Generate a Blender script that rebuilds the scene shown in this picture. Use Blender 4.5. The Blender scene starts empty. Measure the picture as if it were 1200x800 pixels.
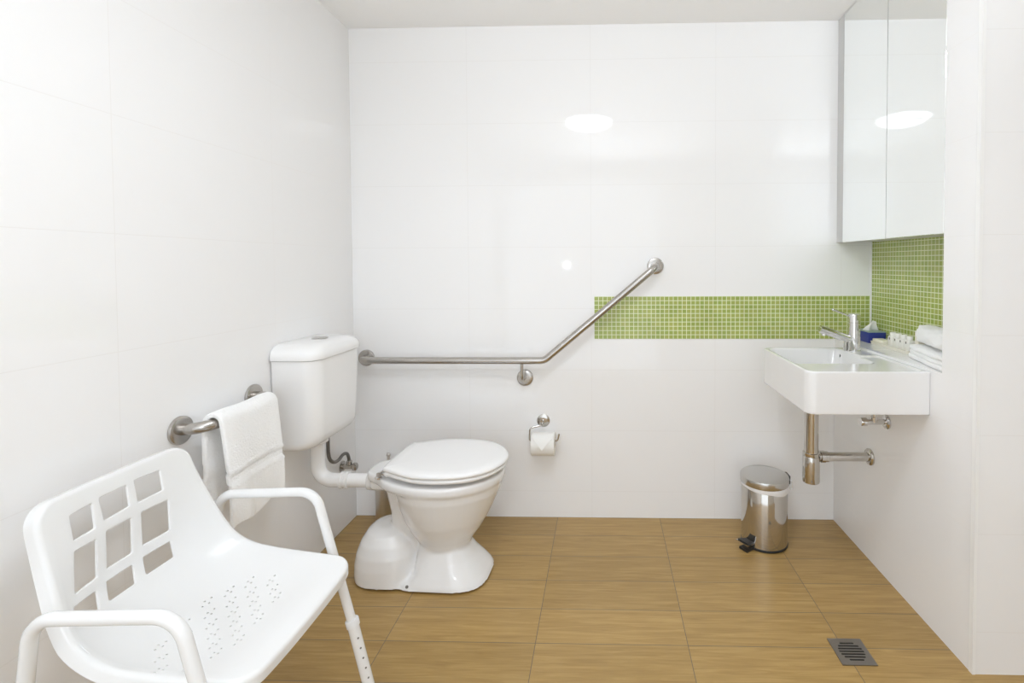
import bpy, bmesh, math, random
from math import sin, cos, pi, radians
from mathutils import Vector, Matrix
from mathutils.geometry import delaunay_2d_cdt

random.seed(4)
SC = bpy.context.scene
COL = SC.collection

# ------------------------------------------------------------------ room constants (metres)
W1 = 2.348      # face of the lower right wall / column
WN = 2.5206     # back face of the niche
YN = -0.7485    # near end of the niche
YC = -0.893     # near face of the column
H = 2.395       # ceiling
ZL = 0.883      # ledge height
XR = 3.45       # right end of the room
YF = -3.30      # wall behind the camera

# ------------------------------------------------------------------ object helpers
def link(o, parent=None):
    COL.objects.link(o)
    if parent is not None:
        o.parent = parent
    return o

def thing(name, label, cat, loc=(0, 0, 0), group=None):
    o = bpy.data.objects.new(name, None)
    o.location = loc
    o.empty_display_size = 0.05
    COL.objects.link(o)
    o['label'] = label
    o['category'] = cat
    if group:
        o['group'] = group
    return o

def root_loc(p):
    v = Vector((0, 0, 0))
    while p is not None:
        v += Vector(p.location)
        p = p.parent
    return v

def obj(name, bm, mat, parent=None, sharp=35, smooth=True, label=None):
    """link a bmesh (world coordinates) as ONE mesh object; geometry is stored relative to its parent"""
    if parent is not None:
        bmesh.ops.translate(bm, verts=bm.verts, vec=-root_loc(parent))
    bmesh.ops.recalc_face_normals(bm, faces=bm.faces)
    if smooth:
        lim = radians(sharp)
        for f in bm.faces:
            f.smooth = True
        for e in bm.edges:
            if len(e.link_faces) == 2 and e.calc_face_angle(0) > lim:
                e.smooth = False
    me = bpy.data.meshes.new(name)
    bm.to_mesh(me)
    bm.free()
    if isinstance(mat, (list, tuple)):
        for m in mat:
            me.materials.append(m)
    else:
        me.materials.append(mat)
    o = link(bpy.data.objects.new(name, me), parent)
    if label:
        o['label'] = label
    return o

def single(name, bm, mat, label, cat, group=None, sharp=35):
    """a thing that is one mesh, its origin moved to the base of its bounds"""
    xs = [v.co.copy() for v in bm.verts]
    lo = Vector((min(v.x for v in xs), min(v.y for v in xs), min(v.z for v in xs)))
    hi = Vector((max(v.x for v in xs), max(v.y for v in xs), max(v.z for v in xs)))
    c = Vector(((lo.x + hi.x) / 2, (lo.y + hi.y) / 2, lo.z))
    bmesh.ops.translate(bm, verts=bm.verts, vec=-c)
    o = obj(name, bm, mat, None, sharp)
    o.location = c
    o['label'] = label
    o['category'] = cat
    if group:
        o['group'] = group
    return o

def struct(name, bm, mat, smooth=False):
    o = obj(name, bm, mat, None, smooth=smooth)
    o['kind'] = 'structure'
    return o

def baked(bm, mods):
    """run modifiers on a bmesh and return the evaluated result as a new bmesh"""
    bmesh.ops.recalc_face_normals(bm, faces=bm.faces)
    me = bpy.data.meshes.new('tmp')
    bm.to_mesh(me)
    bm.free()
    o = bpy.data.objects.new('tmp', me)
    COL.objects.link(o)
    for typ, kw in mods:
        m = o.modifiers.new(typ, typ)
        for k, v in kw.items():
            setattr(m, k, v)
    dg = bpy.context.evaluated_depsgraph_get()
    dg.update()
    me2 = bpy.data.meshes.new_from_object(o.evaluated_get(dg))
    out = bmesh.new()
    out.from_mesh(me2)
    bpy.data.objects.remove(o)
    bpy.data.meshes.remove(me)
    bpy.data.meshes.remove(me2)
    return out

# ------------------------------------------------------------------ shape helpers (all add to a bmesh)
def B():
    return bmesh.new()

def box(bm, x0, x1, y0, y1, z0, z1, bevel=0, seg=3):
    r = bmesh.ops.create_cube(bm, size=1)
    vs = r['verts']
    for v in vs:
        v.co = Vector(((x0 + x1) / 2 + v.co.x * (x1 - x0), (y0 + y1) / 2 + v.co.y * (y1 - y0), (z0 + z1) / 2 + v.co.z * (z1 - z0)))
    if bevel:
        es = list({e for v in vs for e in v.link_edges})
        bmesh.ops.bevel(bm, geom=es, offset=bevel, segments=seg, profile=0.5, affect='EDGES')
    return bm

def loft(bm, secs, cap0=True, cap1=True, closed=False):
    rows = [[bm.verts.new(p) for p in s] for s in secs]
    n = len(rows[0])
    m = len(rows)
    for i in range(m if closed else m - 1):
        a, b = rows[i], rows[(i + 1) % m]
        for k in range(n):
            bm.faces.new((a[k], a[(k + 1) % n], b[(k + 1) % n], b[k]))
    if not closed:
        if cap0:
            bm.faces.new(rows[0][::-1])
        if cap1:
            bm.faces.new(rows[-1])
    return bm

def fillet(pts, r, n=7):
    """round the inner corners of a polyline; r is one radius or one per inner corner"""
    P = [Vector(p) for p in pts]
    out = [P[0]]
    for i in range(1, len(P) - 1):
        rr = r[i - 1] if isinstance(r, (list, tuple)) else r
        a, b, c = P[i - 1], P[i], P[i + 1]
        u, v = (a - b).normalized(), (c - b).normalized()
        ang = u.angle(v)
        if rr <= 0 or ang > pi - 0.02:
            out.append(b)
            continue
        d = min(rr / math.tan(ang / 2), (a - b).length * 0.95, (c - b).length * 0.95)
        rad = d * math.tan(ang / 2)
        ctr = b + (u + v).normalized() * (rad / sin(ang / 2))
        s, e = b + u * d - ctr, b + v * d - ctr
        tot = s.angle(e)
        ax = s.cross(e).normalized()
        for k in range(n + 1):
            out.append(ctr + Matrix.Rotation(tot * k / n, 3, ax) @ s)
    out.append(P[-1])
    return out

def tube(bm, pts, r, n=16, cap=True, closed=False):
    P = [Vector(p) for p in pts]
    m = len(P)
    T = []
    for i in range(m):
        if closed:
            t = P[(i + 1) % m] - P[i - 1]
        else:
            t = P[min(i + 1, m - 1)] - P[max(i - 1, 0)]
        T.append(t.normalized())
    up = Vector((0, 0, 1)) if abs(T[0].z) < 0.9 else Vector((1, 0, 0))
    nrm = (up - T[0] * up.dot(T[0])).normalized()
    secs = []
    for i in range(m):
        nrm = (nrm - T[i] * nrm.dot(T[i])).normalized()
        bn = T[i].cross(nrm)
        rr = r[i] if isinstance(r, (list, tuple)) else r
        secs.append([P[i] + nrm * (rr * cos(2 * pi * k / n)) + bn * (rr * sin(2 * pi * k / n)) for k in range(n)])
    return loft(bm, secs, cap, cap, closed)

def lathe(bm, prof, origin=(0, 0, 0), axis=(0, 0, 1), n=32, sx=1.0, sy=1.0):
    """prof: list of (radius, height along axis); ends are capped"""
    ax = Vector(axis).normalized()
    up = Vector((0, 0, 1)) if abs(ax.z) < 0.9 else Vector((1, 0, 0))
    u = (up - ax * up.dot(ax)).normalized()
    w = ax.cross(u)
    o = Vector(origin)
    secs = [[o + ax * h + u * (max(r, 1e-4) * sx * cos(2 * pi * k / n)) + w * (max(r, 1e-4) * sy * sin(2 * pi * k / n)) for k in range(n)] for r, h in prof]
    return loft(bm, secs)

def disc(bm, c, axis, r, t, bev=0.002, n=32):
    return lathe(bm, [(r, 0), (r, t - bev), (r - bev * 0.3, t - bev * 0.3), (r - bev, t)], c, axis, n)

def sphere(bm, c, r, sx=1, sy=1, sz=1, u=20, v=12):
    res = bmesh.ops.create_uvsphere(bm, u_segments=u, v_segments=v, radius=r)
    for q in res['verts']:
        q.co = Vector((q.co.x * sx, q.co.y * sy, q.co.z * sz)) + Vector(c)
    return bm

def rrect(x0, x1, y0, y1, rad, z, n=6):
    """rounded rectangle loop; rad = radii at (x1,y1),(x0,y1),(x0,y0),(x1,y0)"""
    if not isinstance(rad, (list, tuple)):
        rad = [rad] * 4
    out = []
    for (cx, cy, sx, sy, a0), r in zip([(x1, y1, -1, -1, 0), (x0, y1, 1, -1, 90), (x0, y0, 1, 1, 180), (x1, y0, -1, 1, 270)], rad):
        r = max(r, 1e-4)
        for k in range(n + 1):
            a = radians(a0 + 90 * k / n)
            out.append(Vector((cx + sx * r + r * cos(a), cy + sy * r + r * sin(a), z)))
    return out

def catmull(p, n=8, closed=False):
    P = [Vector(a) for a in p]
    if closed:
        Q = [P[-1]] + P + [P[0], P[1]]
    else:
        Q = [2 * P[0] - P[1]] + P + [2 * P[-1] - P[-2]]
    out = []
    for i in range(1, len(Q) - 2):
        a, b, c, d = Q[i - 1:i + 3]
        for k in range(n):
            t = k / n
            out.append(0.5 * (2 * b + (c - a) * t + (2 * a - 5 * b + 4 * c - d) * t * t + (3 * b - a - 3 * c + d) * t ** 3))
    if not closed:
        out.append(P[-1])
    return out

def interp(x, xs, ys):
    if x <= xs[0]:
        return ys[0]
    for i in range(1, len(xs)):
        if x <= xs[i]:
            t = (x - xs[i - 1]) / (xs[i] - xs[i - 1])
            return ys[i - 1] + t * (ys[i] - ys[i - 1])
    return ys[-1]

# ------------------------------------------------------------------ materials
def pbr(name, col, rough=0.5, metal=0.0, coat=0.0, sheen=0.0, spec=0.5):
    m = bpy.data.materials.new(name)
    m.use_nodes = True
    b = m.node_tree.nodes['Principled BSDF']
    b.inputs['Base Color'].default_value = (*col, 1)
    b.inputs['Roughness'].default_value = rough
    b.inputs['Metallic'].default_value = metal
    b.inputs['Coat Weight'].default_value = coat
    b.inputs['Sheen Weight'].default_value = sheen
    b.inputs['Specular IOR Level'].default_value = spec
    return m

def nodes(m):
    return m.node_tree.nodes, m.node_tree.links, m.node_tree.nodes['Principled BSDF']

def plane_vec(N, L, ax, ay, ox, oy):
    """a 2D vector made of two object axes, shifted"""
    tc = N.new('ShaderNodeTexCoord')
    sp = N.new('ShaderNodeSeparateXYZ')
    L.new(tc.outputs['Object'], sp.inputs[0])
    cb = N.new('ShaderNodeCombineXYZ')
    for a, o, i in ((ax, ox, 0), (ay, oy, 1)):
        ad = N.new('ShaderNodeMath')
        ad.operation = 'ADD'
        L.new(sp.outputs[a], ad.inputs[0])
        ad.inputs[1].default_value = o
        L.new(ad.outputs[0], cb.inputs[i])
    return tc, cb

def brick(N, L, vec, w, h, mortar, c1, c2, cm, smooth=0.1):
    t = N.new('ShaderNodeTexBrick')
    t.offset = 0.0
    t.squash = 1.0
    t.inputs['Scale'].default_value = 1
    t.inputs['Brick Width'].default_value = w
    t.inputs['Row Height'].default_value = h
    t.inputs['Mortar Size'].default_value = mortar
    t.inputs['Mortar Smooth'].default_value = smooth
    t.inputs['Color1'].default_value = (*c1, 1)
    t.inputs['Color2'].default_value = (*c2, 1)
    t.inputs['Mortar'].default_value = (*cm, 1)
    L.new(vec, t.inputs['Vector'])
    return t

TILE = (0.89, 0.888, 0.888)
def tile_mat(name, ax, ox):
    m = pbr(name, TILE, 0.035)
    N, L, P = nodes(m)
    tc, v = plane_vec(N, L, ax, 'Z', ox, -0.1304 + 0.6)
    t = brick(N, L, v.outputs[0], 0.6, 0.3, 0.0011, TILE, TILE, (0.80, 0.79, 0.78), 0.2)
    L.new(t.outputs['Color'], P.inputs['Base Color'])
    rr = N.new('ShaderNodeMapRange')
    rr.inputs['To Min'].default_value = 0.035
    rr.inputs['To Max'].default_value = 0.6
    L.new(t.outputs['Fac'], rr.inputs['Value'])
    L.new(rr.outputs[0], P.inputs['Roughness'])
    bp = N.new('ShaderNodeBump')
    bp.invert = True
    bp.inputs['Strength'].default_value = 0.15
    bp.inputs['Distance'].default_value = 0.001
    L.new(t.outputs['Fac'], bp.inputs['Height'])
    L.new(bp.outputs[0], P.inputs['Normal'])
    return m

M_back = tile_mat('tile_back', 'X', -1.175 + 3.0)
M_left = tile_mat('tile_left', 'Y', 0.577 + 6.0)
M_right = tile_mat('tile_right', 'Y', 0.30 + 6.0)
M_ret = tile_mat('tile_return', 'X', -W1 - 0.3 + 3.0)

def mosaic_mat(name, ax, ox):
    m = pbr(name, (0.3, 0.4, 0.1), 0.12)
    N, L, P = nodes(m)
    tc, v = plane_vec(N, L, ax, 'Z', ox, -ZL + 0.0007)
    t = brick(N, L, v.outputs[0], 0.0213, 0.0207, 0.0017, (0.32, 0.415, 0.095), (0.41, 0.46, 0.125), (0.80, 0.83, 0.56), 0.25)
    nz = N.new('ShaderNodeTexNoise')
    nz.inputs['Scale'].default_value = 9
    nz.inputs['Detail'].default_value = 2
    L.new(tc.outputs['Object'], nz.inputs['Vector'])
    hs = N.new('ShaderNodeHueSaturation')
    mr = N.new('ShaderNodeMapRange')
    mr.inputs['To Min'].default_value = 0.85
    mr.inputs['To Max'].default_value = 1.12
    L.new(nz.outputs['Fac'], mr.inputs['Value'])
    L.new(mr.outputs[0], hs.inputs['Value'])
    L.new(t.outputs['Color'], hs.inputs['Color'])
    L.new(hs.outputs[0], P.inputs['Base Color'])
    bp = N.new('ShaderNodeBump')
    bp.invert = True
    bp.inputs['Strength'].default_value = 0.4
    bp.inputs['Distance'].default_value = 0.001
    L.new(t.outputs['Fac'], bp.inputs['Height'])
    L.new(bp.outputs[0], P.inputs['Normal'])
    return m

M_mosb = mosaic_mat('mosaic_back', 'X', -1.190 + 0.0007)
M_mosn = mosaic_mat('mosaic_niche', 'Y', 0.7485 + 0.0007)

def floor_mat():
    m = pbr('wood_tile', (0.36, 0.21, 0.08), 0.32)
    N, L, P = nodes(m)
    tc, v = plane_vec(N, L, 'X', 'Y', -0.5046 + 5.01, 16.13 * 0.5)
    # per-tile tone, then grain running along x
    t = brick(N, L, v.outputs[0], 0.501, 0.1613, 0.0013, (0, 0, 0), (1, 1, 1), (0.5, 0.5, 0.5), 0.1)
    mp = N.new('ShaderNodeMapping')
    mp.inputs['Scale'].default_value = (2.0, 34, 1)
    L.new(tc.outputs['Object'], mp.inputs['Vector'])
    addv = N.new('ShaderNodeVectorMath')
    addv.operation = 'MULTIPLY_ADD'
    L.new(t.outputs['Color'], addv.inputs[0])
    addv.inputs[1].default_value = (7, 5, 3)
    L.new(mp.outputs[0], addv.inputs[2])
    g1 = N.new('ShaderNodeTexNoise')
    g1.inputs['Scale'].default_value = 2.2
    g1.inputs['Detail'].default_value = 7
    g1.inputs['Roughness'].default_value = 0.62
    g1.inputs['Distortion'].default_value = 0.9
    L.new(addv.outputs[0], g1.inputs['Vector'])
    cr = N.new('ShaderNodeValToRGB')
    e = cr.color_ramp.elements
    e[0].position, e[0].color = 0.28, (0.310, 0.187, 0.058, 1)
    e[1].position, e[1].color = 0.72, (0.475, 0.316, 0.120, 1)
    k = e.new(0.5)
    k.color = (0.390, 0.248, 0.084, 1)
    L.new(g1.outputs['Fac'], cr.inputs[0])
    tone = N.new('ShaderNodeMapRange')
    tone.inputs['To Min'].default_value = 0.93
    tone.inputs['To Max'].default_value = 1.07
    L.new(t.outputs['Color'], tone.inputs['Value'])
    hs = N.new('ShaderNodeHueSaturation')
    L.new(cr.outputs[0], hs.inputs['Color'])
    L.new(tone.outputs[0], hs.inputs['Value'])
    mx = N.new('ShaderNodeMix')
    mx.data_type = 'RGBA'
    mx.inputs['B'].default_value = (0.16, 0.125, 0.08, 1)
    L.new(t.outputs['Fac'], mx.inputs['Factor'])
    L.new(hs.outputs[0], mx.inputs['A'])
    L.new(mx.outputs['Result'], P.inputs['Base Color'])
    bp = N.new('ShaderNodeBump')
    bp.inputs['Strength'].default_value = 0.08
    bp.inputs['Distance'].default_value = 0.002
    L.new(g1.outputs['Fac'], bp.inputs['Height'])
    L.new(bp.outputs[0], P.inputs['Normal'])
    return m

M_floor = floor_mat()
M_ceil = pbr('ceiling_paint', (0.93, 0.93, 0.925), 0.8)
M_paint = pbr('white_paint', (0.83, 0.83, 0.82), 0.5)
M_edge = pbr('white_edge_trim', (0.88, 0.88, 0.87), 0.3)
M_ceramic = pbr('vitreous_china', (0.82, 0.815, 0.81), 0.10, coat=0.3)
M_plastic = pbr('white_plastic', (0.875, 0.87, 0.865), 0.22)
M_chair = pbr('chair_plastic', (0.80, 0.80, 0.795), 0.20)
M_powder = pbr('white_powder_coat', (0.80, 0.80, 0.795), 0.18)
M_rubber = pbr('grey_rubber', (0.25, 0.25, 0.25), 0.7)
M_hole = pbr('dark_void', (0.015, 0.014, 0.013), 0.8)
M_chrome = pbr('chrome', (0.72, 0.71, 0.70), 0.05, 1.0)
M_polish = pbr('polished_steel', (0.60, 0.575, 0.54), 0.08, 1.0)
M_black = pbr('black_plastic', (0.02, 0.02, 0.02), 0.4)
M_hose = pbr('braided_hose', (0.20, 0.19, 0.18), 0.4, 0.7)
M_mirror = pbr('mirror_glass', (0.945, 0.965, 0.955), 0.012, 1.0)
M_mdf = pbr('cabinet_carcass', (0.62, 0.62, 0.61), 0.4)
M_bag = pbr('bin_bag', (0.86, 0.86, 0.87), 0.35)
M_paper = pbr('toilet_paper', (0.87, 0.86, 0.83), 0.9)
M_core = pbr('cardboard_core', (0.45, 0.36, 0.26), 0.9)
M_blue = pbr('blue_card', (0.028, 0.045, 0.27), 0.35)
M_boxtop = pbr('grey_green_card', (0.30, 0.38, 0.33), 0.4)
M_cream = pbr('cream_wrap', (0.86, 0.82, 0.71), 0.5)
M_bottle = pbr('white_bottle', (0.87, 0.86, 0.82), 0.3)
M_cap = pbr('pale_cap', (0.80, 0.77, 0.68), 0.35)
M_mark = pbr('dark_print', (0.16, 0.15, 0.13), 0.6)
M_tray = pbr('cream_tray', (0.86, 0.83, 0.73), 0.25)

def steel_mat(name, col, rough):
    m = pbr(name, col, rough, 1.0)
    N, L, P = nodes(m)
    tc = N.new('ShaderNodeTexCoord')
    mp = N.new('ShaderNodeMapping')
    mp.inputs['Scale'].default_value = (60, 60, 400)
    L.new(tc.outputs['Object'], mp.inputs['Vector'])
    nz = N.new('ShaderNodeTexNoise')
    nz.inputs['Scale'].default_value = 3
    L.new(mp.outputs[0], nz.inputs['Vector'])
    mr = N.new('ShaderNodeMapRange')
    mr.inputs['To Min'].default_value = rough - 0.06
    mr.inputs['To Max'].default_value = rough + 0.06
    L.new(nz.outputs['Fac'], mr.inputs['Value'])
    L.new(mr.outputs[0], P.inputs['Roughness'])
    return m

M_steel = steel_mat('brushed_steel', (0.50, 0.475, 0.445), 0.25)
M_lightsteel = steel_mat('light_steel', (0.72, 0.71, 0.70), 0.30)
M_lidsteel = steel_mat('brushed_lid_steel', (0.60, 0.59, 0.57), 0.22)
M_drain = steel_mat('drain_steel', (0.34, 0.32, 0.30), 0.45)

def towel_mat():
    m = pbr('white_terry', (0.93, 0.93, 0.925), 0.95, sheen=0.3)
    N, L, P = nodes(m)
    tc = N.new('ShaderNodeTexCoord')
    nz = N.new('ShaderNodeTexNoise')
    nz.inputs['Scale'].default_value = 170
    nz.inputs['Detail'].default_value = 3
    L.new(tc.outputs['Object'], nz.inputs['Vector'])
    bp = N.new('ShaderNodeBump')
    bp.inputs['Strength'].default_value = 0.55
    bp.inputs['Distance'].default_value = 0.005
    L.new(nz.outputs['Fac'], bp.inputs['Height'])
    L.new(bp.outputs[0], P.inputs['Normal'])
    return m
M_towel = towel_mat()

LAMP_STRENGTH = 20.0
FLASH = 6.0
BOUNCE = 74.0
def lamp_mat():
    m = pbr('opal_lamp', (0.9, 0.9, 0.88), 0.3)
    b = m.node_tree.nodes['Principled BSDF']
    b.inputs['Emission Color'].default_value = (0.855, 0.917, 1.0, 1)
    b.inputs['Emission Strength'].default_value = LAMP_STRENGTH
    return m
M_lamp = lamp_mat()

# ------------------------------------------------------------------ the setting
T = 0.12
struct('floor', box(B(), -T, XR + T, YF - T, T, -T, 0), M_floor)
struct('ceiling', box(B(), -T, XR + T, YF - T, T, H, H + T), M_ceil)
struct('wall_back', box(B(), -T, XR + T, 0, T, 0, H), M_back)
struct('wall_left', box(B(), -T, 0, YF, 0, 0, H), M_left)
bm = B()                       # unseen wall behind the camera; its wide opening is added to admit fill light
box(bm, -T, 0.10, YF - T, YF, 0, H)
box(bm, 0.10, 1.90, YF - T, YF, 2.20, H)
box(bm, 1.90, XR + T, YF - T, YF, 0, H)
struct('wall_front', bm, M_paint)
struct('wall_far_right', box(B(), XR, XR + T, YF, YC, 0, H), M_paint)
# right wall: low slab with a ledge, niche back, full height column and the wall turned to the camera
bm = B()
box(bm, W1, WN + T, YN, 0, 0, ZL)
box(bm, WN, WN + T, YN, 0, ZL, H)
box(bm, W1, WN + T, YC + 0.0, YN, 0, H)
struct('wall_right', bm, M_right)
struct('wall_return', box(B(), W1 + 0.0, XR, YC - 0.008, YC, 0, H), M_ret)
struct('trim_1', box(B(), 1.190, WN, -0.0025, 0.0, ZL, ZL + 0.207), M_mosb)
struct('trim_2', box(B(), WN - 0.0025, WN, YN, -0.0025, ZL, 1.36), M_mosn)
struct('trim_4', box(B(), WN - 0.009, WN - 0.0005, -0.006, -0.0005, ZL, 1.345), M_edge)
struct('trim_3', box(B(), W1 - 0.0015, W1 + 0.008, YC - 0.0095, YC + 0.006, 0, H), M_edge)

# ------------------------------------------------------------------ ceiling light (lights the room; seen reflected in the tiles)
def dome_light(LX, LY, label):
    t = thing('ceiling_light', label, 'ceiling light', (LX, LY, H))
    obj('base', lathe(B(), [(0.19, 0), (0.19, 0.018), (0.182, 0.024)], (LX, LY, H), (0, 0, -1), 48), M_powder, t)
    obj('diffuser', lathe(B(), [(0.18, 0.0245)] + [(0.182 * cos(a), 0.026 + 0.062 * sin(a)) for a in [radians(d) for d in range(8, 90, 9)]] + [(0.004, 0.088)], (LX, LY, H), (0, 0, -1), 48), M_lamp, t)
dome_light(1.125, -1.53, 'round opal dome light on the ceiling, mirrored in the tiles above the grab rail')
# the photographer's flash to the left of the camera (its glint shows in the back wall tiles)
fl = bpy.data.lights.new('flash', 'POINT')
fl.energy = FLASH
fl.shadow_soft_size = 0.02
fl.color = (0.855, 0.917, 1.0)
fo = bpy.data.objects.new('flash', fl)
fo.location = (0.872, -2.50, 1.238)
COL.objects.link(fo)
# an added fill spot turned up so that its light comes back softly from the ceiling
bl_ = bpy.data.lights.new('bounce_fill', 'SPOT')
bl_.energy = BOUNCE
bl_.spot_size = radians(125)
bl_.spot_blend = 0.9
bl_.shadow_soft_size = 0.10
bl_.color = (0.855, 0.917, 1.0)
bo = bpy.data.objects.new('bounce_fill', bl_)
bo.location = (1.30, -2.62, 1.45)
bo.rotation_euler = Vector((0.10, 0.45, 1)).to_track_quat('-Z', 'Y').to_euler()
COL.objects.link(bo)

# ------------------------------------------------------------------ grab rails
def flange(name, c, axis, parent, r=0.040):
    return obj(name, lathe(B(), [(r, 0.0005), (r, 0.006), (r * 0.97, 0.009), (r * 0.9, 0.0105), (r * 0.55, 0.0115)], c, axis, 36), M_steel, parent)

t = thing('grab_rail', 'long bent steel grab rail on the back wall, rising over the green mosaic', 'grab rail', (0.8, 0, 0.69))
R = 0.0165
obj('rail', tube(B(), fillet([(0.064, -0.004, 0.790), (0.064, -0.072, 0.790), (0.952, -0.072, 0.790), (1.486, -0.072, 1.237), (1.486, -0.004, 1.237)], [0.045, 0.06, 0.045], 10), R, 20), M_steel, t)
flange('flange', (0.064, 0, 0.790), (0, -1, 0), t)
flange('flange', (1.486, 0, 1.237), (0, -1, 0), t)
flange('flange', (0.849, 0, 0.693), (0, -1, 0), t)
obj('support_post', tube(B(), fillet([(0.845, -0.072, 0.780), (0.845, -0.072, 0.693), (0.849, -0.004, 0.693)], 0.03, 8), 0.0075, 14), M_steel, t)

t = thing('towel_rail', 'short steel grab rail on the left wall carrying a white towel', 'grab rail', (0, -0.85, 0.74))
RX, RZ = 0.082, 0.782
obj('rail', tube(B(), fillet([(0.004, -1.005, 0.772), (RX, -1.004, RZ - 0.003), (RX, -0.705, RZ + 0.006), (0.004, -0.705, 0.790)], [0.05, 0.05], 10), R, 20), M_steel, t)
flange('flange', (0, -1.005, 0.771), (1, 0, 0), t, 0.041)
flange('flange', (0, -0.705, 0.790), (1, 0, 0), t, 0.041)

# ------------------------------------------------------------------ towel on the short rail
def hung_towel():
    y0, y1 = -0.985, -0.738
    ro = R + 0.0085
    path = []
    nb, nf = 26, 40
    zb, zf = 0.530, 0.462
    for i in range(nb):                                  # behind, bottom to top
        k = i / nb
        path.append((RX - ro - 0.012 * (1 - k), zb + (RZ - zb) * k, -1))
    for i in range(13):
        a = pi - pi * i / 12
        path.append((RX + ro * cos(a), RZ + ro * sin(a), 0))
    for i in range(1, nf + 1):
        k = i / nf
        path.append((RX + ro + 0.010 * sin(k * 2.2), RZ - (RZ - zf) * k, 1))
    ny = 26
    bm = B()
    rows = []
    for (x, z, side) in path:
        row = []
        for j in range(ny + 1):
            f = j / ny
            y = y0 + (y1 - y0) * f
            d = RZ - z
            if side == 1:
                w = d / (RZ - zf)
                x2 = x + w * (0.010 * sin(f * 7.0 + 0.6) + 0.005 * sin(f * 15 + z * 9))
                z2 = z + w ** 6 * (0.012 * sin(f * 9 + 0.4) - 0.010 * (1 - f))
                y = y + w * 0.020 * (1 - f) - w * 0.004 * sin(z * 20)
                if 0.150 < d < 0.158 or 0.190 < d < 0.198:
                    x2 += 0.003
                elif 0.158 <= d <= 0.190:
                    x2 -= 0.004
            elif side == -1:
                w = d / (RZ - zb)
                x2 = x + w * 0.006 * sin(f * 8)
                z2 = z
                y = y - 0.004 + w * 0.012 * (1 - f)
                if 0.125 < d < 0.165:
                    x2 += 0.003
            else:
                x2, z2 = x, z + 0.0015 * sin(f * 9)
            row.append(bm.verts.new((x2, y, z2)))
        rows.append(row)
    for a, b in zip(rows, rows[1:]):
        for j in range(ny):
            bm.faces.new((a[j], a[j + 1], b[j + 1], b[j]))
    return baked(bm, [('SOLIDIFY', dict(thickness=0.015, offset=0.0)), ('BEVEL', dict(width=0.005, segments=3, limit_method='ANGLE', angle_limit=radians(60)))])
single('hand_towel', hung_towel(), M_towel, 'white terry towel folded over the short rail on the left wall', 'towel', sharp=60)

# ------------------------------------------------------------------ toilet: cistern, flush pipe, pan, seat, lid
TY = -0.425
t = thing('toilet', 'white ceramic toilet with closed lid, cistern on the left wall and flush pipe', 'toilet', (0.49, TY, 0))

def egg(x0, x1, xm, hw, z, pf=2.0, pb=2.0, n=56, yc=TY, back=0.0):
    """egg loop: x0 rear, x1 front, xm widest; superellipse powers front / rear; rear flattened to x0+back"""
    out = []
    for k in range(n):
        a = 2 * pi * k / n
        c, s = cos(a), sin(a)
        p = pf if c >= 0 else pb
        L = (x1 - xm) if c >= 0 else (xm - x0)
        x = xm + L * math.copysign(abs(c) ** (2 / p), c)
        y = yc + hw * math.copysign(abs(s) ** (2 / p), s)
        out.append(Vector((max(x, x0 + back), y, z)))
    return out

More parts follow.
